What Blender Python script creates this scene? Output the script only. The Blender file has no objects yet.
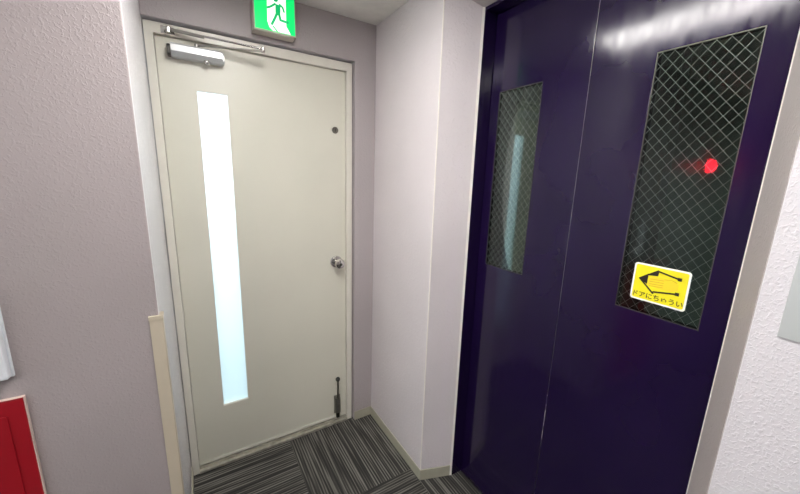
import bpy, bmesh, math, random
from mathutils import Vector, Matrix
random.seed(4)
sc = bpy.context.scene
COL = sc.collection
ZC = 2.245

# ---------------------------------------------------------------- materials
def new_mat(name):
    m = bpy.data.materials.new(name); m.use_nodes = True
    nt = m.node_tree
    return m, nt, nt.nodes['Principled BSDF']

def N(nt, kind, **kw):
    n = nt.nodes.new(kind)
    for k, v in kw.items():
        if k in n.inputs: n.inputs[k].default_value = v
        else: setattr(n, k, v)
    return n

def ramp(nt, src, stops):
    r = nt.nodes.new('ShaderNodeValToRGB')
    els = r.color_ramp.elements
    while len(els) < len(stops): els.new(.5)
    for e, (p, c) in zip(els, stops):
        e.position = p; e.color = (*c, 1) if len(c) == 3 else c
    nt.links.new(src, r.inputs['Fac'])
    return r

def plain(name, col, rough=.5, metal=0., coat=0., var=.06, scale=14, bump=0., bscale=200, spec=.5):
    m, nt, b = new_mat(name)
    tc = N(nt, 'ShaderNodeTexCoord')
    no = N(nt, 'ShaderNodeTexNoise', Scale=scale, Detail=5.)
    nt.links.new(tc.outputs['Object'], no.inputs['Vector'])
    lo = tuple(c * (1 - var) for c in col); hi = tuple(min(1, c * (1 + var)) for c in col)
    r = ramp(nt, no.outputs['Fac'], [(.3, lo), (.7, hi)])
    nt.links.new(r.outputs['Color'], b.inputs['Base Color'])
    b.inputs['Roughness'].default_value = rough
    b.inputs['Metallic'].default_value = metal
    b.inputs['Coat Weight'].default_value = coat
    b.inputs['Coat Roughness'].default_value = .06
    b.inputs['Specular IOR Level'].default_value = spec
    if bump:
        n2 = N(nt, 'ShaderNodeTexNoise', Scale=float(bscale), Detail=3.)
        nt.links.new(tc.outputs['Object'], n2.inputs['Vector'])
        bp = N(nt, 'ShaderNodeBump', Strength=.6, Distance=bump)
        nt.links.new(n2.outputs['Fac'], bp.inputs['Height'])
        nt.links.new(bp.outputs['Normal'], b.inputs['Normal'])
    return m

def wall_mat(name, col, rough=.5, dist=.0016, s1=75., s2=170.):
    """sprayed stucco paint: separate raised droplets over a fine grain"""
    m, nt, b = new_mat(name)
    tc = N(nt, 'ShaderNodeTexCoord')
    a = N(nt, 'ShaderNodeTexNoise', Scale=s1, Detail=2., Roughness=.45, Distortion=.6)
    c = N(nt, 'ShaderNodeTexNoise', Scale=s2, Detail=2.)
    d = N(nt, 'ShaderNodeTexNoise', Scale=2.2, Detail=3.)
    for n in (a, c, d): nt.links.new(tc.outputs['Object'], n.inputs['Vector'])
    ra = ramp(nt, a.outputs['Fac'], [(.50, (0, 0, 0)), (.66, (1, 1, 1))])
    mx = N(nt, 'ShaderNodeMath', operation='MULTIPLY_ADD')
    nt.links.new(c.outputs['Fac'], mx.inputs[0]); mx.inputs[1].default_value = .35
    nt.links.new(ra.outputs['Color'], mx.inputs[2])
    bp = N(nt, 'ShaderNodeBump', Strength=.75, Distance=dist)
    nt.links.new(mx.outputs[0], bp.inputs['Height'])
    nt.links.new(bp.outputs['Normal'], b.inputs['Normal'])
    r = ramp(nt, d.outputs['Fac'], [(.3, tuple(x * .95 for x in col)), (.7, tuple(x * 1.04 for x in col))])
    nt.links.new(r.outputs['Color'], b.inputs['Base Color'])
    b.inputs['Roughness'].default_value = rough
    return m

def emit_mat(name, col, s):
    m, nt, b = new_mat(name)
    b.inputs['Base Color'].default_value = (*col, 1)
    b.inputs['Emission Color'].default_value = (*col, 1)
    b.inputs['Emission Strength'].default_value = s
    b.inputs['Roughness'].default_value = .35
    return m

def carpet_mat():
    m, nt, b = new_mat('carpet_tiles')
    L = nt.links.new
    tc = N(nt, 'ShaderNodeTexCoord'); sp = N(nt, 'ShaderNodeSeparateXYZ')
    L(tc.outputs['Object'], sp.inputs[0])
    def M(op, a, bb=None, c=None):
        n = N(nt, 'ShaderNodeMath', operation=op)
        for i, v in enumerate((a, bb, c)):
            if v is None: continue
            if isinstance(v, (int, float)): n.inputs[i].default_value = v
            else: L(v, n.inputs[i])
        return n.outputs[0]
    X = M('SUBTRACT', sp.outputs['X'], .47); Y = M('ADD', sp.outputs['Y'], .504)
    ti = M('FLOOR', M('DIVIDE', X, .5)); tj = M('FLOOR', M('DIVIDE', Y, .5))
    par = M('FLOORED_MODULO', M('ADD', ti, tj), 2.)
    inv = M('SUBTRACT', 1., par)
    across = M('ADD', M('MULTIPLY', X, inv), M('MULTIPLY', Y, par))
    along = M('ADD', M('MULTIPLY', Y, inv), M('MULTIPLY', X, par))
    seed = M('ADD', M('MULTIPLY', ti, 3.7), M('MULTIPLY', tj, 9.1))
    def noise(ka, kl, det=1.5):
        cv = N(nt, 'ShaderNodeCombineXYZ')
        L(M('MULTIPLY', across, ka), cv.inputs[0]); L(M('MULTIPLY', along, kl), cv.inputs[1]); L(seed, cv.inputs[2])
        n = N(nt, 'ShaderNodeTexNoise', Scale=1., Detail=det, Roughness=.6); L(cv.outputs[0], n.inputs['Vector']); return n
    n1 = noise(75., 2.2); n3 = noise(9., 5., 2.)
    wav = M('SINE', M('ADD', M('MULTIPLY', across, 6.2832/.0132), M('MULTIPLY', n3.outputs['Fac'], 3.)))
    f = M('ADD', M('ADD', n1.outputs['Fac'], M('MULTIPLY', wav, .10)), M('MULTIPLY', M('SUBTRACT', n3.outputs['Fac'], .5), .15))
    r = ramp(nt, f, [(.36, (.034, .034, .032)), (.50, (.062, .060, .055)), (.60, (.145, .140, .126)), (.72, (.20, .195, .178))])
    n2 = N(nt, 'ShaderNodeTexNoise', Scale=420., Detail=2.); L(tc.outputs['Object'], n2.inputs['Vector'])
    mix = N(nt, 'ShaderNodeMix', data_type='RGBA', blend_type='MULTIPLY'); mix.inputs['Factor'].default_value = .55
    L(r.outputs['Color'], mix.inputs['A']); 
    r2 = ramp(nt, n2.outputs['Fac'], [(.3, (.55, .55, .55)), (.65, (1.25, 1.25, 1.25))]); L(r2.outputs['Color'], mix.inputs['B'])
    # the seams between the tiles
    ex = M('ABSOLUTE', M('SUBTRACT', M('FLOORED_MODULO', M('ADD', X, .25), .5), .25))
    ey = M('ABSOLUTE', M('SUBTRACT', M('FLOORED_MODULO', M('ADD', Y, .25), .5), .25))
    seam = M('LESS_THAN', M('MINIMUM', ex, ey), .0011)
    mx2 = N(nt, 'ShaderNodeMix', data_type='RGBA'); L(M('MULTIPLY', seam, .6), mx2.inputs['Factor'])
    L(mix.outputs['Result'], mx2.inputs['A']); mx2.inputs['B'].default_value = (.02, .02, .02, 1)
    L(mx2.outputs['Result'], b.inputs['Base Color'])
    b.inputs['Roughness'].default_value = .95; b.inputs['Specular IOR Level'].default_value = .15
    bp = N(nt, 'ShaderNodeBump', Strength=.8, Distance=.003); L(M('ADD', n1.outputs['Fac'], M('MULTIPLY', n2.outputs['Fac'], .4)), bp.inputs['Height'])
    L(bp.outputs['Normal'], b.inputs['Normal'])
    return m

def purple_mat():
    m, nt, b = new_mat('purple_lacquer')
    L = nt.links.new
    tc = N(nt, 'ShaderNodeTexCoord')
    no = N(nt, 'ShaderNodeTexNoise', Scale=3., Detail=4.); L(tc.outputs['Object'], no.inputs['Vector'])
    r = ramp(nt, no.outputs['Fac'], [(.3, PURPLE_LO), (.7, PURPLE_HI)]); L(r.outputs['Color'], b.inputs['Base Color'])
    # wiped smears in the gloss
    mp = N(nt, 'ShaderNodeMapping'); mp.inputs['Scale'].default_value = (4, 30, 5)
    L(tc.outputs['Object'], mp.inputs['Vector'])
    n2 = N(nt, 'ShaderNodeTexNoise', Scale=1.6, Detail=6., Roughness=.6); L(mp.outputs[0], n2.inputs['Vector'])
    rr = ramp(nt, n2.outputs['Fac'], [(.3, (.10, .10, .10)), (.7, (.19, .19, .19))]); L(rr.outputs['Color'], b.inputs['Roughness'])
    n3 = N(nt, 'ShaderNodeTexNoise', Scale=5., Detail=2.); L(tc.outputs['Object'], n3.inputs['Vector'])
    bp = N(nt, 'ShaderNodeBump', Strength=.25, Distance=.004); L(n3.outputs['Fac'], bp.inputs['Height']); L(bp.outputs['Normal'], b.inputs['Normal'])
    b.inputs['Specular IOR Level'].default_value = .5
    return m
PURPLE_LO = (.0085, .0033, .027); PURPLE_HI = (.0115, .0044, .034)

def glass_mat(name, tint, refl_rough=.03):
    """see-through pane: fresnel mix of tinted transparency and mirror gloss"""
    m = bpy.data.materials.new(name); m.use_nodes = True; nt = m.node_tree; nt.nodes.clear()
    o = N(nt, 'ShaderNodeOutputMaterial'); mx = N(nt, 'ShaderNodeMixShader'); fr = N(nt, 'ShaderNodeFresnel', IOR=1.5)
    tr = N(nt, 'ShaderNodeBsdfTransparent'); tr.inputs[0].default_value = (*tint, 1)
    gl = N(nt, 'ShaderNodeBsdfGlossy'); gl.inputs['Roughness'].default_value = refl_rough
    L = nt.links.new
    L(fr.outputs[0], mx.inputs[0]); L(tr.outputs[0], mx.inputs[1]); L(gl.outputs[0], mx.inputs[2]); L(mx.outputs[0], o.inputs['Surface'])
    return m

def frosted_mat():
    m = bpy.data.materials.new('figured_glass'); m.use_nodes = True; nt = m.node_tree; nt.nodes.clear()
    L = nt.links.new
    o = N(nt, 'ShaderNodeOutputMaterial')
    tl = N(nt, 'ShaderNodeBsdfTranslucent'); tl.inputs[0].default_value = (.88, .95, .97, 1)
    rf = N(nt, 'ShaderNodeBsdfRefraction'); rf.inputs['Roughness'].default_value = .42; rf.inputs['IOR'].default_value = 1.18
    rf.inputs['Color'].default_value = (.9, .97, .99, 1)
    gl = N(nt, 'ShaderNodeBsdfGlossy'); gl.inputs['Roughness'].default_value = .2
    a = N(nt, 'ShaderNodeMixShader'); a.inputs[0].default_value = .45
    b = N(nt, 'ShaderNodeMixShader'); fr = N(nt, 'ShaderNodeFresnel', IOR=1.45)
    L(rf.outputs[0], a.inputs[1]); L(tl.outputs[0], a.inputs[2]); L(fr.outputs[0], b.inputs[0]); L(a.outputs[0], b.inputs[1]); L(gl.outputs[0], b.inputs[2])
    tc = N(nt, 'ShaderNodeTexCoord'); mp = N(nt, 'ShaderNodeMapping'); mp.inputs['Scale'].default_value = (60, 1, 3)
    no = N(nt, 'ShaderNodeTexNoise', Scale=1.5, Detail=3.); L(tc.outputs['Object'], mp.inputs[0]); L(mp.outputs[0], no.inputs['Vector'])
    bp = N(nt, 'ShaderNodeBump', Strength=.3, Distance=.003); L(no.outputs['Fac'], bp.inputs['Height'])
    L(bp.outputs[0], rf.inputs['Normal']); L(bp.outputs[0], tl.inputs['Normal'])
    L(b.outputs[0], o.inputs['Surface'])
    return m

M = {}
M['wall'] = wall_mat('mauve_stucco_paint', (.355, .314, .314), .33, dist=.0008, s1=125., s2=260.)
M['wall_back'] = wall_mat('mauve_stucco_inner', (.43, .39, .395), .4, dist=.0008, s1=125., s2=260.)
M['wall_rough'] = wall_mat('pale_rough_stucco', (.66, .64, .665), .45, dist=.0011, s1=165., s2=330.)
M['wall_lit_gloss'] = wall_mat('lit_gloss_stucco', (.74, .72, .745), .26, dist=.0008, s1=125., s2=260.)
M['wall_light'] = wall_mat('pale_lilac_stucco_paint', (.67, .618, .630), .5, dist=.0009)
M['splay'] = wall_mat('taupe_smooth_paint', (.47, .425, .41), .55, dist=.0009, s1=130., s2=300.)
M['bead'] = plain('cream_corner_bead', (.86, .82, .76), .35)
M['ceiling'] = plain('ceiling_board', (.80, .785, .74), .85, bump=.0006, bscale=240)
M['carpet'] = carpet_mat()
M['base'] = plain('vinyl_baseboard', (.40, .385, .30), .5)
M['purple'] = purple_mat()
M['door'] = plain('cream_door_paint', (.68, .67, .575), .36, var=.025, scale=3, bump=.0002, bscale=90)
M['frame'] = plain('cream_frame_paint', (.72, .70, .62), .32, var=.03)
M['sill'] = plain('worn_steel_sill', (.42, .40, .34), .4, .4, var=.25, scale=30)
M['chrome'] = plain('chrome', (.62, .61, .59), .16, 1., var=.03)
M['steel'] = plain('dull_steel', (.36, .35, .32), .35, 1., var=.1, scale=40)
M['darksteel'] = plain('dark_steel', (.10, .098, .09), .4, .8)
M['darksteel2'] = plain('tarnished_steel', (.22, .21, .18), .3, 1.)
M['silver'] = plain('silver_paint', (.60, .62, .63), .32, .3, var=.03)
M['brushed'] = plain('brushed_steel', (.50, .52, .51), .42, .35, var=.06, scale=5)
M['black'] = plain('black_rubber', (.02, .02, .018), .5)
M['red'] = plain('red_enamel', (.30, .004, .012), .35, var=.04)
M['redtrim'] = plain('pale_red_edge', (.66, .50, .44), .4)
M['white_plastic'] = plain('white_plastic', (.70, .73, .77), .4, var=.02)
M['guard'] = plain('beige_plastic', (.50, .44, .34), .45, var=.03)
M['white'] = plain('white_print', (.90, .93, .86), .4, var=.01)
M['yellow'] = plain('yellow_print', (.90, .80, .015), .4, var=.02)
M['ink'] = plain('black_print', (.02, .015, .01), .45)
M['orange'] = plain('orange_print', (.93, .70, .03), .45, var=.02)
M['finger'] = plain('brown_print', (.62, .33, .02), .45)
M['wire'] = plain('glass_wire', (.46, .50, .46), .45, .3)
M['shaft'] = plain('shaft_concrete', (.10, .13, .11), .9, var=.3, scale=3)
M['shaftiron'] = plain('shaft_rail', (.06, .065, .06), .6, .5)
M['lift_glass'] = glass_mat('wired_glass', (.78, .86, .82))
M['clear_glass'] = glass_mat('clear_glass', (.97, .98, .98))
M['frost'] = frosted_mat()
M['signbody'] = plain('sign_body', (.55, .51, .44), .4)
M['sign_green'] = emit_mat('sign_green', (.0, .62, .13), .62)
M['sign_white'] = emit_mat('sign_white', (.86, 1., .84), .5)
M['sign_man'] = emit_mat('sign_man', (.0, .45, .15), .36)
M['lamp'] = emit_mat('lamp_diffuser', (1., .97, .94), 16.)
M['lamp_body'] = plain('lamp_body', (.75, .75, .73), .5)
M['alarm'] = emit_mat('alarm_lamp', (1., .012, .03), 22.)
M['outwall'] = plain('pale_render', (.80, .86, .88), .8)
M['outfloor'] = plain('grey_concrete', (.34, .36, .36), .9)

# ---------------------------------------------------------------- mesh helpers
def box(bm, x0, x1, y0, y1, z0, z1):
    v = [bm.verts.new(p) for p in ((x0,y0,z0),(x1,y0,z0),(x1,y1,z0),(x0,y1,z0),(x0,y0,z1),(x1,y0,z1),(x1,y1,z1),(x0,y1,z1))]
    for f in ((0,3,2,1),(4,5,6,7),(0,1,5,4),(1,2,6,5),(2,3,7,6),(3,0,4,7)): bm.faces.new([v[i] for i in f])

def prism(bm, pts, a0, a1, axis='z'):
    """extrude a 2-D outline along an axis"""
    def P(u, w, a):
        return {'z': (u, w, a), 'y': (u, a, w), 'x': (a, u, w)}[axis]
    lo = [bm.verts.new(P(u, w, a0)) for u, w in pts]; hi = [bm.verts.new(P(u, w, a1)) for u, w in pts]
    bm.faces.new(lo); bm.faces.new(hi)
    n = len(pts)
    for i in range(n): bm.faces.new((lo[i], lo[(i+1) % n], hi[(i+1) % n], hi[i]))

def ring(bm, outer, hole, a0, a1, axis):
    """slab with a rectangular hole; outer/hole = (u0,u1,w0,w1)"""
    def P(u, w, a): return {'z': (u, w, a), 'y': (u, a, w), 'x': (a, u, w)}[axis]
    def rect(r, a): return [bm.verts.new(P(u, w, a)) for u, w in ((r[0], r[2]), (r[1], r[2]), (r[1], r[3]), (r[0], r[3]))]
    o0, o1, h0, h1 = rect(outer, a0), rect(outer, a1), rect(hole, a0), rect(hole, a1)
    for i in range(4):
        j = (i+1) % 4
        bm.faces.new((o0[i], o0[j], h0[j], h0[i])); bm.faces.new((o1[i], o1[j], h1[j], h1[i]))
        bm.faces.new((o0[i], o0[j], o1[j], o1[i])); bm.faces.new((h0[i], h0[j], h1[j], h1[i]))

def frame_axes(d):
    d = d.normalized(); a = Vector((0, 0, 1)) if abs(d.z) < .9 else Vector((1, 0, 0))
    u = d.cross(a).normalized(); return u, d.cross(u)

def lathe(bm, prof, loc, d, n=24):
    """profile [(radius, height)] turned about direction d from loc"""
    loc = Vector(loc); d = Vector(d).normalized(); u, w = frame_axes(d); rings = []
    for r, h in prof:
        c = loc + d * h
        if r < 1e-6: rings.append([bm.verts.new(c)]); continue
        rings.append([bm.verts.new(c + (u * math.cos(t) + w * math.sin(t)) * r) for t in (2*math.pi*i/n for i in range(n))])
    for a, b in zip(rings, rings[1:]):
        if len(a) == 1 and len(b) == 1: continue
        for i in range(n):
            j = (i+1) % n
            if len(a) == 1: bm.faces.new((a[0], b[i], b[j]))
            elif len(b) == 1: bm.faces.new((a[i], a[j], b[0]))
            else: bm.faces.new((a[i], a[j], b[j], b[i]))
    if len(rings[0]) > 1: bm.faces.new(rings[0])
    if len(rings[-1]) > 1: bm.faces.new(rings[-1])

def rod(bm, a, b, r, n=10):
    a, b = Vector(a), Vector(b); lathe(bm, [(r, 0), (r, (b-a).length)], a, b-a, n)

def flatbar(bm, a, b, w, t, up=(0, 1, 0)):
    a, b = Vector(a), Vector(b); d = (b-a).normalized(); n = Vector(up); n = (n - d * n.dot(d)).normalized(); s = d.cross(n)
    vs = []
    for c in (a, b):
        vs.append([bm.verts.new(c + s * (i*w/2) + n * (j*t/2)) for i, j in ((-1,-1),(1,-1),(1,1),(-1,1))])
    bm.faces.new(vs[0]); bm.faces.new(vs[1])
    for i in range(4): bm.faces.new((vs[0][i], vs[0][(i+1)%4], vs[1][(i+1)%4], vs[1][i]))

def poly(bm, pts):
    bm.faces.new([bm.verts.new(p) for p in pts])

def obj(name, bm, mat, parent=None, bevel=0., smooth=False, seg=2, origin=None):
    bmesh.ops.recalc_face_normals(bm, faces=bm.faces[:])
    if bevel:
        es = [e for e in bm.edges if len(e.link_faces) == 2 and e.calc_face_angle(0) > .5]
        bmesh.ops.bevel(bm, geom=es, offset=bevel, segments=seg, profile=.5, affect='EDGES', clamp_overlap=True)
    me = bpy.data.meshes.new(name)
    base = Vector((0, 0, 0))
    if parent is not None: base = parent.matrix_world.translation.copy() if parent.get('_b') is None else Vector(parent['_b'])
    elif origin is not None: base = Vector(origin)
    bmesh.ops.translate(bm, verts=bm.verts[:], vec=-base)
    bm.to_mesh(me); bm.free()
    me.materials.append(mat)
    for p in me.polygons: p.use_smooth = bool(smooth)
    if smooth:
        try: me.set_sharp_from_angle(angle=math.radians(35))
        except Exception: pass
    o = bpy.data.objects.new(name, me); COL.objects.link(o)
    if parent is not None: o.parent = parent; o['_b'] = tuple(base)
    else: o.location = base; o['_b'] = tuple(base)
    return o

def thing(name, label, cat, loc, group=None, kind=None):
    o = bpy.data.objects.new(name, None); COL.objects.link(o); o.location = loc; o.empty_display_size = .05
    o['_b'] = tuple(loc)
    if label: o['label'] = label
    if cat: o['category'] = cat
    if group: o['group'] = group
    if kind: o['kind'] = kind
    return o
def tag(o, label, cat): o['label'] = label; o['category'] = cat; return o
def struct(name, bm, mat, **kw):
    o = obj(name, bm, mat, **kw); o['kind'] = 'structure'; return o
B = bmesh.new

# ---------------------------------------------------------------- setting
bm = B(); box(bm, -2.5, 1.19, -3.0, .12, -.06, 0); struct('floor', bm, M['carpet'])

LX0, LX1, LY0, LY1 = .22, .45, -1.86, -.60            # slot of the recessed strip lamp
bm = B(); box(bm, -2.5, 2.4, -3.0, .12, ZC, ZC+.09); struct('ceiling', bm, M['ceiling'])

bm = B(); box(bm, -2.5, -.003, -.592, .12, 0, ZC); wl = struct('wall_left', bm, M['wall'], bevel=.004)
wl.data.materials.append(M['wall_lit_gloss'])  # door-side face is paler: the brightness of its lighting is painted in
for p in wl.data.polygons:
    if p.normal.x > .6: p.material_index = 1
# wall round the exit door: one slab with the opening
bm = B(); prism(bm, [(-.003, 2.056), (.861, 2.056), (.861, 0), (1.3, 0), (1.3, ZC), (-.003, ZC)], -.025, .12, 'y'); struct('wall_back', bm, M['wall_back'], bevel=.002)
# pier between exit door and elevator, with its splayed reveal
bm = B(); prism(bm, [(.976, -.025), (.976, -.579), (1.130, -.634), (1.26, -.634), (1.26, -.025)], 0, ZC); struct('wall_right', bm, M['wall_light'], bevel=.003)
# wall on the near side of the elevator
bm = B(); prism(bm, [(.976, -1.573), (.976, -3.0), (1.26, -3.0), (1.26, -1.512), (1.131, -1.5115)], 0, ZC); struct('wall_right_near', bm, M['wall_rough'], bevel=.0015)
# smooth taupe coat of the near reveal
def splay_sheet(p, q, t=.0015):
    (x0, y0), (x1, y1) = p, q; d = Vector((x1-x0, y1-y0)).normalized(); n = Vector((-d.y, d.x))
    return [(x0, y0), (x1, y1), (x1+n.x*t, y1+n.y*t), (x0+n.x*t, y0+n.y*t)]
bm = B(); prism(bm, splay_sheet((1.130, -1.5115), (.9775, -1.5724), -.0016), .002, ZC-.001); struct('trim_1', bm, M['splay'])
# lintel over the elevator with a splayed underside
bm = B(); prism(bm, [(.976, 2.206), (1.130, 2.147), (1.26, 2.147), (1.26, ZC), (.976, ZC)], 0, 1, 'y')
for v in bm.verts: v.co = Vector((v.co.x, -.6345 if v.co.y > .5 else -1.512, v.co.z))
for v in bm.verts:      # mitre to the piers
    if v.co.x < 1.0: v.co.y = -.579 if v.co.y > -1 else -1.573
struct('wall_right_top', bm, M['splay'])
# cream beads along the plaster edges
bm = B(); prism(bm, [(1.124, -.633), (1.1335, -.6355), (1.1335, -.6405), (1.122, -.6360)], 0, 2.147); struct('trim_2', bm, M['bead'])
bm = B(); prism(bm, [(1.123, -1.5165), (1.130, -1.5090), (1.1335, -1.5060), (1.134, -1.5115)], 0, 2.147); struct('trim_3', bm, M['bead'])
bm = B(); lathe(bm, [(.0028, 0), (.0028, ZC-.06)], (.9775, -.5785, .06), (0, 0, 1), 12); struct('trim_5', bm, M['bead'], smooth=True)  # cream strip added on the pier corner to draw its highlight
# far parts of the corridor behind the camera
bm = B(); box(bm, -2.5, 1.26, -3.1, -3.0, 0, ZC); struct('wall_near', bm, M['wall'])
bm = B(); ring(bm, (-3.1, .12, 0, ZC), (-2.75, -.95, .55, 1.95), -2.6, -2.5, 'x'); struct('wall_far_left', bm, M['wall'])
w1 = thing('fill_window_1', None, None, (-2.55, -1.85, .55), kind='structure')  # added window, out of view, lets in daylight to fill the lower walls
bm = B(); ring(bm, (-2.75, -.95, .55, 1.95), (-2.71, -.99, .59, 1.91), -2.58, -2.53, 'x'); box(bm, -2.57, -2.54, -1.87, -1.83, .59, 1.91); obj('fill_window_frame', bm, M['frame'], w1)
bm = B(); box(bm, -2.558, -2.552, -2.71, -.99, .59, 1.91); obj('window_pane', bm, M['clear_glass'], w1)

# baseboards
BH, BT = .058, .005
bm = B(); box(bm, .861, .976-BT, -.025-BT, -.025, 0, BH); struct('baseboard_back', bm, M['base'], bevel=.0015)
bm = B(); prism(bm, [(.976, -.025), (.976, -.579), (1.124, -.6315), (1.124-.002, -.6315-BT), (.976-BT, -.579-BT), (.976-BT, -.025)], 0, BH); struct('baseboard_right', bm, M['base'], bevel=.0015)
bm = B(); box(bm, .976-BT, .976, -3.0, -1.573, 0, BH); struct('baseboard_right_near', bm, M['base'], bevel=.0015)
bm = B(); box(bm, -.003, -.003+BT, -.55, -.001, 0, BH); struct('baseboard_left', bm, M['base'], bevel=.0015)
bm = B(); box(bm, -.2945, -.03, -.592-BT, -.592, 0, BH); box(bm, -2.5, -.953, -.592-BT, -.592, 0, BH); struct('baseboard_left_front', bm, M['base'], bevel=.0015)

# unseen balcony added outside the exit door to dim the pane's lower part
bm = B(); box(bm, -1.2, 2.2, .12, 1.5, -.06, -.01); struct('floor_outside', bm, M['outfloor'])
bm = B(); box(bm, -1.2, 2.2, 1.25, 1.37, -.01, 1.12); struct('wall_outside', bm, M['outwall'])

# elevator shaft seen through the wired glass
bm = B(); box(bm, 2.3, 2.4, -2.2, 0, -.3, ZC); box(bm, 1.26, 2.3, -.1, 0, -.3, ZC); box(bm, 1.26, 2.3, -2.2, -2.1, -.3, ZC); box(bm, 1.26, 2.4, -2.2, 0, -.35, -.3)
struct('wall_shaft', bm, M['shaft'])

# ---------------------------------------------------------------- exit door
d1 = thing('door_1', None, None, (.427, .03, 0), kind='structure')
bm = B()
prism(bm, [(0, 0), (.030, 0), (.030, 2.010), (.825, 2.010), (.825, 0), (.855, 0), (.855, 2.050), (0, 2.050)], 0, .115, 'y')
fr = obj('door_frame', bm, M['frame'], d1, bevel=.0015)
bm = B(); ring(bm, (.006, .849, .0, 2.044), (.045, .810, -.01, 1.995), .066, .09, 'y'); obj('door_stop_strip', bm, M['frame'], fr)
bm = B(); box(bm, .030, .825, -.004, .10, 0, .012); box(bm, .030, .825, .012, .10, .012, .022); obj('threshold', bm, M['sill'], d1, bevel=.001)
WX0, WX1, WZ0, WZ1 = .158, .278, .326, 1.826
bm = B(); ring(bm, (.0315, .8235, .027, 2.0085), (WX0, WX1, WZ0, WZ1), .020, .060, 'y')
leaf = obj('door_leaf', bm, M['door'], d1)
bm = B(); ring(bm, (WX0, WX1, WZ0, WZ1), (WX0+.003, WX1-.003, WZ0+.004, WZ1-.003), .022, .030, 'y'); obj('window_bead', bm, M['frame'], leaf)
bm = B(); box(bm, WX0+.001, WX1-.001, .034, .040, WZ0+.001, WZ1-.001); obj('window_pane', bm, M['frost'], d1)
# weather strip line low on the leaf
bm = B(); box(bm, .036, .819, .0175, .020, .030, .042); obj('kick_strip', bm, M['frame'], leaf)
# round cover near the top, door knob
bm = B(); lathe(bm, [(.0165, 0), (.0165, .004), (.0135, .007), (.0125, .0055), (.0, .0055)], (.768, .020, 1.722), (0, -1, 0)); pv = obj('lock_cover', bm, M['darksteel2'], d1, smooth=True)
bm = B(); box(bm, .7665, .7695, .0125, .0145, 1.714, 1.730); obj('key_slot', bm, M['black'], pv)
bm = B(); lathe(bm, [(.034, 0), (.034, .004), (.030, .009), (.014, .011), (.012, .030), (.019, .038), (.0265, .048), (.0275, .058), (.024, .068), (.013, .0735), (.0, .0735)], (.768, .020, 1.020), (0, -1, 0), 32)
kn = obj('door_knob', bm, M['chrome'], d1, smooth=True)
bm = B(); lathe(bm, [(.008, .073), (.008, .0755), (.0, .0755)], (.768, .020, 1.020), (0, -1, 0)); obj('key_cylinder', bm, M['darksteel'], kn, smooth=True)

# ---------------------------------------------------------------- door closer
dc = thing('door_closer', 'silver door closer with a two-bar folding arm at the top of the cream door', 'door closer', (.17, .02, 1.93))
bm = B(); prism(bm, [(.020, 1.934), (-.018, 1.932), (-.034, 1.950), (-.034, 1.974), (-.028, 1.980), (.020, 1.980)], .082, .262, 'x')
obj('closer_body', bm, M['silver'], dc, bevel=.0012)
bm = B(); prism(bm, [(.020, 1.937), (-.024, 1.935), (-.031, 1.941), (-.031, 1.966), (-.024, 1.976), (.020, 1.976)], .262, .268, 'x')
ec = obj('end_cap', bm, M['silver'], dc, bevel=.0015)
bm = B()
for z in (1.946, 1.963): lathe(bm, [(.0042, 0), (.0042, .0025), (.0, .0025)], (.268, -.016, z), (1, 0, 0), 12)
obj('screw', bm, M['black'], ec)
bm = B(); prism(bm, [(.020, 1.937), (-.020, 1.935), (-.027, 1.941), (-.027, 1.966), (-.020, 1.976), (.020, 1.976)], .070, .082, 'x')
obj('end_cap', bm, M['darksteel'], dc, bevel=.003)
bm = B(); lathe(bm, [(.011, 0), (.0115, .006), (.0085, .012), (.004, .0145), (.0, .015)], (.203, -.018, 1.934), (0, -.35, -1)); obj('pinion_cap', bm, M['chrome'], dc, smooth=True)
bm = B(); lathe(bm, [(.012, 0), (.012, .006), (.0075, .008), (.0075, .016), (.0, .016)], (.172, -.010, 1.979), (0, 0, 1)); obj('pinion', bm, M['steel'], dc, smooth=True)
EL = (.412, -.088, 1.996)
bm = B(); flatbar(bm, (.165, -.008, 1.991), EL, .011, .005, (0, 0, 1)); obj('arm', bm, M['steel'], dc, bevel=.001)
bm = B(); rod(bm, (.088, -.020, 2.026), (EL[0], EL[1], EL[2]+.008), .0042, 12); a2 = obj('arm', bm, M['chrome'], dc, smooth=True)
bm = B(); rod(bm, (.088, -.020, 2.026), (.20, -.042, 2.0165), .0062, 12); obj('adjuster_sleeve', bm, M['steel'], a2, smooth=True)
bm = B(); lathe(bm, [(.0075, 0), (.0085, .003), (.0085, .018), (.006, .021), (0, .021)], (EL[0], EL[1], EL[2]-.005), (0, 0, 1)); obj('elbow_joint', bm, M['chrome'], dc, smooth=True)
bm = B(); box(bm, .055, .100, -.004, 0, 2.014, 2.040); box(bm, .066, .088, -.030, -.004, 2.020, 2.025); lathe(bm, [(.009, 0), (.009, .018), (.006, .021), (0, .021)], (.080, -.022, 2.014), (0, 0, 1), 16)
obj('arm_bracket', bm, M['chrome'], dc, bevel=.0008)

# ---------------------------------------------------------------- door holder at the foot of the door
ds = thing('door_holder', 'kick-down door holder with a black knob at the foot of the cream door', 'door stop', (.765, .02, .05))
bm = B(); box(bm, .746, .785, .014, .020, .062, .182); bb = obj('bracket', bm, M['steel'], ds, bevel=.0015)
bm = B(); box(bm, .751, .780, -.004, .014, .070, .172); obj('clamp_housing', bm, M['steel'], ds, bevel=.002)
bm = B(); rod(bm, (.7655, .000, .165), (.7655, .000, .288), .0052, 14); obj('rod', bm, M['darksteel2'], ds, smooth=True)
bm = B(); lathe(bm, [(0, -.013), (.007, -.012), (.0125, -.005), (.0135, 0), (.0125, .006), (.007, .012), (0, .013)], (.7655, .000, .297), (0, 0, 1)); obj('knob', bm, M['black'], ds, smooth=True)
bm = B(); box(bm, .756, .775, -.002, .012, .036, .070); obj('rubber_foot', bm, M['black'], ds, bevel=.003)

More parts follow.
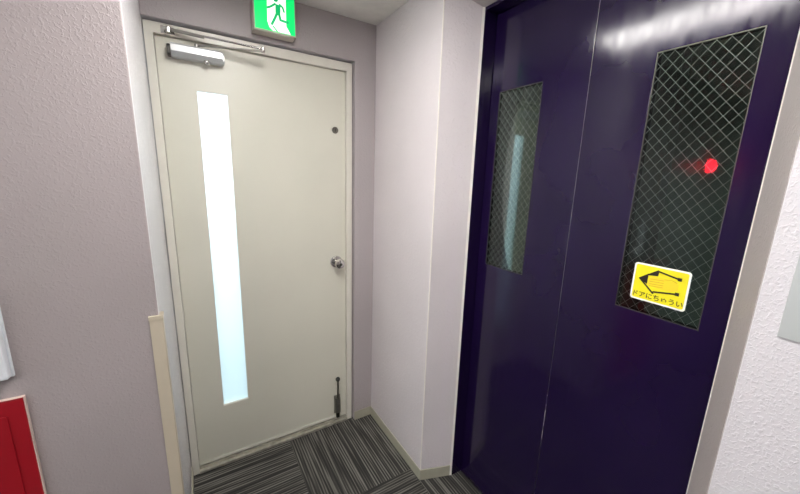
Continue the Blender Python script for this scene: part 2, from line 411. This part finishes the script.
# ---------------------------------------------------------------- exit sign
es = thing('exit_sign', 'lit green emergency exit sign with a running man on the wall above the door', 'exit sign', (.466, -.025, 2.076))
bm = B(); box(bm, .380, .552, -.088, -.026, 2.075, 2.243); obj('sign_case', bm, M['signbody'], es, bevel=.002)
SY = -.0885
bm = B(); box(bm, .3855, .5475, SY-.0012, SY+.001, 2.0815, 2.238); fp = obj('sign_face', bm, M['sign_green'], es)
def flat_xz(pts, y0, t=.0006):
    bm = B(); prism(bm, pts, y0-t, y0, 'y'); return bm
F1 = SY-.0013
bm = flat_xz([(.436, 2.232), (.434, 2.114), (.441, 2.094), (.455, 2.083), (.529, 2.083), (.511, 2.112), (.512, 2.232)], F1); dw = obj('doorway_shape', bm, M['sign_white'], fp)
bm = B()
def limb(pts, w, y):
    for a, b in zip(pts, pts[1:]):
        flatbar(bm, (a[0], y, a[1]), (b[0], y, b[1]), w, .0006)
        lathe(bm, [(w/2, 0), (w/2, .0006)], (b[0], y+.0003, b[1]), (0, -1, 0), 10)
F2 = F1-.0012
limb([(.479, 2.186), (.478, 2.155)], .020, F2)
limb([(.470, 2.188), (.449, 2.172), (.437, 2.166)], .0075, F2)
limb([(.484, 2.189), (.498, 2.180), (.503, 2.165)], .0075, F2)
limb([(.475, 2.156), (.465, 2.133), (.452, 2.108)], .0095, F2)
limb([(.482, 2.156), (.487, 2.130), (.517, 2.127)], .0095, F2)
lathe(bm, [(.0105, 0), (.0105, .0006)], (.470, F2+.0003, 2.205), (0, -1, 0), 18)
limb([(.456, 2.101), (.472, 2.084)], .005, F2)
obj('running_man', bm, M['sign_man'], fp)

# ---------------------------------------------------------------- elevator
ef = thing('elevator_frame', 'dark purple steel frame surrounding the elevator doors', 'door frame', (1.16, -1.07, 0))
bm = B(); prism(bm, [(1.132, -.6352), (1.255, -.6352), (1.255, -.6440), (1.132, -.6410)], 0, 2.147); obj('jamb', bm, M['purple'], ef, bevel=.0008)
bm = B(); prism(bm, [(1.132, -1.5055), (1.132, -1.5110), (1.255, -1.5110), (1.255, -1.4990), (1.185, -1.4990), (1.180, -1.5020)], 0, 2.147); obj('jamb', bm, M['purple'], ef, bevel=.0006)
bm = B(); box(bm, 1.132, 1.255, -1.505, -.642, 2.135, 2.147); obj('head', bm, M['purple'], ef, bevel=.0008)
bm = B(); box(bm, 1.1905, 1.26, -1.4985, -.6445, -.02, .0035); 
sill = obj('sill', bm, M['chrome'], ef)

PX = 1.196
def lift_door(y0, y1, wy0, wy1, label):
    """one sliding panel: y0 < y1, window wy0 < wy1"""
    t = thing('elevator_door', label, 'elevator door', (PX+.015, (y0+y1)/2, .006), 'purple elevator door panels')
    z0, z1 = 1.128, 1.842
    bm = B(); ring(bm, (y0, y1, .006, 2.134), (wy0, wy1, z0, z1), PX, PX+.032, 'x'); pn = obj('panel', bm, M['purple'], t, bevel=.0012)
    bm = B(); ring(bm, (wy0, wy1, z0, z1), (wy0+.0022, wy1-.0022, z0+.0022, z1-.0022), PX+.0012, PX+.0045, 'x'); obj('glazing_strip', bm, M['darksteel'], pn)
    bm = B(); box(bm, PX+.0035, PX+.0100, wy0+.0005, wy1-.0005, z0+.0005, z1-.0005); pane = obj('window_pane', bm, M['lift_glass'], t)
    # diagonal wires cast in the glass
    bm = B(); ax, az = .0276, .0322; X = PX+.0068
    a0, a1, b0, b1 = wy0+.002, wy1-.002, z0+.002, z1-.002
    for sgn in (1, -1):
        k = -60
        while k < 90:
            # z = b0 + sgn*(y-a0)*az/ax + k*az
            pts = []
            for y in (a0, a1): 
                z = b0 + sgn*(y-a0)*az/ax + k*az
                pts.append((y, z))
            (ya, za), (yb, zb) = pts
            m = (zb-za)/(yb-ya)
            lo, hi = ya, yb
            yz0 = ya + (b0-za)/m; yz1 = ya + (b1-za)/m
            lo = max(lo, min(yz0, yz1)); hi = min(hi, max(yz0, yz1))
            if hi - lo > .002:
                rod(bm, (X+sgn*.0006, lo, za+m*(lo-ya)), (X+sgn*.0006, hi, za+m*(hi-ya)), .00042, 5)
            k += 1
    obj('wire_mesh', bm, M['wire'], pane)
    return t, pn
ld, lp = lift_door(-1.0575, -.6455, -.888, -.689, 'purple elevator door panel beside the lilac pillar, plain wired window without a sticker')
rd, rp = lift_door(-1.4975, -1.0592, -1.443, -1.2375, 'purple elevator door panel with a yellow warning sticker on its wired window')
# steel strip drawn as the highlight on the right panel's seam edge, and its paint chips
bm = B(); box(bm, PX-.0004, PX+.004, -1.0594, -1.0586, .05, 2.12); obj('edge_highlight', bm, M['steel'], rd)
bm = B()
for z0, z1, w in ((.700, .7035, .0022), (.655, .662, .001), (.59, .635, .0012), (.568, .585, .0008), (.51, .548, .0011)):
    box(bm, PX-.0007, PX+.0006, -1.0602, -1.0602+w, z0, z1)
obj('paint_chip', bm, M['bead'], rd)
bm = B(); box(bm, 1.50, 1.56, -1.18, -1.12, -.3, 2.24); ob = struct('trim_4', bm, M['shaftiron'])

# ---------------------------------------------------------------- warning sticker
def LP(a, z, x): return (x, -a, z)
sk = thing('warning_sticker', 'yellow pinch warning sticker with a black arrow and hand on the elevator window', 'sticker', (PX+.003, -1.34, 1.165))
def rrect(a0, a1, z0, z1, r, n=6):
    pts = []
    for cx, cz, t0 in ((a1-r, z1-r, 0), (a0+r, z1-r, 90), (a0+r, z0+r, 180), (a1-r, z0+r, 270)):
        for i in range(n+1):
            t = math.radians(t0 + 90*i/n); pts.append((-(cx + r*math.cos(t)), cz + r*math.sin(t)))
    return pts
XS = PX+.0034
bm = B(); prism(bm, rrect(1.2725, 1.407, 1.1655, 1.2745, .008), XS-.0004, XS, 'x'); obj('backing', bm, M['white'], sk)
bm = B(); prism(bm, rrect(1.2775, 1.402, 1.1705, 1.2695, .005), XS-.0007, XS-.0004, 'x'); yl = obj('yellow_field', bm, M['yellow'], sk)
def pl(pts, x): prism(bm, [(-a, z) for a, z in pts], x-.0002, x, 'x')
def stroke(pts, w, x):
    for a, b in zip(pts, pts[1:]): flatbar(bm, LP(*a, x), LP(*b, x), w, .0002, (1, 0, 0))
X1 = XS-.00072
bm = B(); pl([(1.312, 1.230), (1.322, 1.241), (1.345, 1.243), (1.378, 1.239), (1.384, 1.233), (1.384, 1.219), (1.374, 1.213), (1.345, 1.210), (1.325, 1.213), (1.312, 1.217)], X1); obj('hand', bm, M['orange'], sk)
X2 = X1-.0003
bm = B()
for z in (1.2345, 1.2275, 1.2205, 1.2145): stroke([(1.316, z-.001), (1.350, z+.002)], .0012, X2)
stroke([(1.350, 1.240), (1.366, 1.243), (1.380, 1.238)], .0012, X2)
obj('finger_line', bm, M['finger'], sk)
bm = B()
X3 = X2-.0003
stroke([(1.290, 1.229), (1.334, 1.2615)], .0042, X3); stroke([(1.290, 1.230), (1.330, 1.193)], .0042, X3)
stroke([(1.334, 1.2595), (1.3835, 1.2495)], .0044, X3); stroke([(1.328, 1.1985), (1.3835, 1.2085)], .0044, X3)
pl([(1.288, 1.2295), (1.311, 1.248), (1.311, 1.2165)], X3); pl([(1.306, 1.242), (1.336, 1.262), (1.334, 1.246)], X3)
for c in ((1.384, 1.2495), (1.384, 1.2085)): pl([(c[0]-.0045, c[1]-.0045), (c[0]+.0045, c[1]-.0045), (c[0]+.0045, c[1]+.0045), (c[0]-.0045, c[1]+.0045)], X3-.0001)
obj('arrow', bm, M['ink'], sk)
cu = bpy.data.curves.new('lettering', 'FONT'); cu.body = 'ドアにちゅうい'; cu.size = .0180; cu.extrude = .0001; cu.offset = .00024; cu.align_x = 'CENTER'
to = bpy.data.objects.new('lettering_source', cu); COL.objects.link(to)
bpy.context.view_layer.update()
me = bpy.data.meshes.new_from_object(to.evaluated_get(bpy.context.evaluated_depsgraph_get()))
bpy.data.objects.remove(to); bpy.data.curves.remove(cu)
me.transform(Matrix.Translation((XS-.0009, -1.339, 1.1765)) @ Matrix(((0, 0, -1, 0), (-1, 0, 0, 0), (0, 1, 0, 0), (0, 0, 0, 1))))
me.transform(Matrix.Translation(-Vector(sk['_b'])))
me.materials.clear(); me.materials.append(M['ink'])
me.name = 'lettering'; o = bpy.data.objects.new('lettering', me); COL.objects.link(o); o.parent = sk

# ---------------------------------------------------------------- call panel on the near wall
cp = thing('call_panel', 'brushed steel call panel on the pale wall right of the elevator', 'call panel', (.976, -1.66, 1.238))
bm = B(); box(bm, .9735, .976, -1.712, -1.607, 1.238, 1.545); pt = obj('face_plate', bm, M['brushed'], cp, bevel=.0008)
for z in (1.36, 1.43):
    bm = B(); lathe(bm, [(.014, 0), (.014, .003), (.0125, .0045), (0, .0045)], (.9735, -1.6595, z), (-1, 0, 0)); obj('button', bm, M['white_plastic'], cp, smooth=True)

# ---------------------------------------------------------------- corner guard
cg = thing('corner_guard', 'beige plastic corner guard on the edge of the mauve wall left of the cream door', 'corner guard', (-.01, -.592, 0))
bm = B(); prism(bm, [(-.0265, -.5925), (-.0265, -.5995), (.0045, -.6005), (.0055, -.5995), (.0055, -.568), (-.0025, -.568), (-.0025, -.5925)], 0, 1.074); obj('angle_strip', bm, M['guard'], cg, bevel=.0015)
bm = B(); prism(bm, [(-.028, -.5925), (-.028, -.6015), (.0065, -.6020), (.0070, -.6015), (.0070, -.566), (-.0025, -.566), (-.0025, -.5925)], 1.074, 1.086); obj('end_cap', bm, M['guard'], cg, bevel=.001)

# ---------------------------------------------------------------- hydrant box, white box
hb = thing('hydrant_box', 'red enamelled fire hydrant cabinet low on the mauve wall at the left', 'fire hydrant cabinet', (-.62, -.592, 0))
bm = B(); box(bm, -.95, -.2965, -.6015, -.5925, .001, .9265); obj('cabinet', bm, M['red'], hb, bevel=.002)
bm = B(); ring(bm, (-.952, -.2950, .0, .9280), (-.9502, -.2966, .0015, .9265), -.6020, -.5925, 'y'); obj('edge_trim', bm, M['redtrim'], hb)
bm = B(); box(bm, -.915, -.329, -.6045, -.6015, .06, .885); dr = obj('cabinet_door', bm, M['red'], hb, bevel=.0012)
bm = B(); box(bm, -.905, -.875, -.6085, -.6045, .50, .62); obj('handle', bm, M['steel'], dr, bevel=.002)

wb = thing('wall_unit', 'white plastic box on the mauve wall above the red cabinet', 'wall box', (-.37, -.592, .985))
bm = B(); box(bm, -.44, -.304, -.600, -.592, .986, 1.215); obj('back_plate', bm, M['white_plastic'], wb, bevel=.001)
bm = B(); box(bm, -.438, -.306, -.622, -.600, .988, 1.213); obj('cover', bm, M['white_plastic'], wb, bevel=.006, seg=3)

# ---------------------------------------------------------------- red alarm lamp further left, mirrored in the elevator glass
al = thing('alarm_lamp', 'glowing red alarm lamp on the mauve wall, seen reflected in the elevator window', 'alarm lamp', (-1.36, -.592, 1.66))
bm = B(); lathe(bm, [(.065, 0), (.065, .012), (.060, .016), (0, .016)], (-1.36, -.592, 1.66), (0, -1, 0)); obj('base', bm, M['white_plastic'], al, smooth=True)
bm = B(); lathe(bm, [(.054, .016), (.054, .035), (.045, .055), (.025, .068), (0, .072)], (-1.36, -.592, 1.66), (0, -1, 0)); obj('lens', bm, M['alarm'], al, smooth=True)

# ---------------------------------------------------------------- recessed strip lamp
def strip_lamp(x0, x1, y0, y1, label):
    cl = thing('ceiling_light', label, 'ceiling light', ((x0+x1)/2, (y0+y1)/2, ZC), 'strip lights on the corridor ceiling')
    bm = B(); ring(bm, (x0, x1, y0, y1), (x0+.006, x1-.006, y0+.006, y1-.006), ZC-.022, ZC, 'z'); obj('housing', bm, M['lamp_body'], cl)
    bm = B(); box(bm, x0+.006, x1-.006, y0+.006, y1-.006, ZC-.026, ZC-.004); obj('diffuser', bm, M['lamp'], cl)
strip_lamp(LX0, LX1, LY0, LY1, 'long strip light on the ceiling just before the elevator, mirrored in its door')
strip_lamp(-1.40, -1.10, -2.85, -1.85, 'unseen fill light added on the ceiling further left in the corridor')  # added fill lamp, out of view, brightens the walls at the right

for o in bpy.data.objects:
    if '_b' in o: del o['_b']

# ---------------------------------------------------------------- daylight
w = bpy.data.worlds.new('World'); sc.world = w; w.use_nodes = True
nt = w.node_tree; bg = nt.nodes['Background']
tc = N(nt, 'ShaderNodeTexCoord'); sp = N(nt, 'ShaderNodeSeparateXYZ'); nt.links.new(tc.outputs['Generated'], sp.inputs[0])
r = ramp(nt, sp.outputs['Z'], [(0., (.88, .95, 1.0)), (.5, (.82, .93, 1.0))]); nt.links.new(r.outputs['Color'], bg.inputs['Color'])
bg.inputs['Strength'].default_value = 2.5

# ---------------------------------------------------------------- camera
yaw, pitch, roll, f = -.5550515, -.2050568, .0310114, 337.718
cy, sy, cpp, spp, cr, sr = math.cos(yaw), math.sin(yaw), math.cos(pitch), math.sin(pitch), math.cos(roll), math.sin(roll)
Fw = Vector((-sy*cpp, cy*cpp, spp)); R0 = Vector((cy, sy, 0)); U0 = R0.cross(Fw)
R = R0*cr + U0*sr; U = U0*cr - R0*sr
cam = bpy.data.cameras.new('Camera'); co = bpy.data.objects.new('Camera', cam); COL.objects.link(co)
mw = Matrix.Identity(4)
for i in range(3): mw[i][0] = R[i]; mw[i][1] = U[i]; mw[i][2] = -Fw[i]; mw[i][3] = (.103044, -1.727706, 1.496297)[i]
co.matrix_world = mw
cam.sensor_width = 36; cam.lens = f/800*36; cam.clip_start = .01
sc.camera = co
sc.view_settings.view_transform = 'Standard'; sc.view_settings.look = 'None'; sc.view_settings.gamma = 1; sc.view_settings.use_curve_mapping = False
sc.view_settings.exposure = 0.85
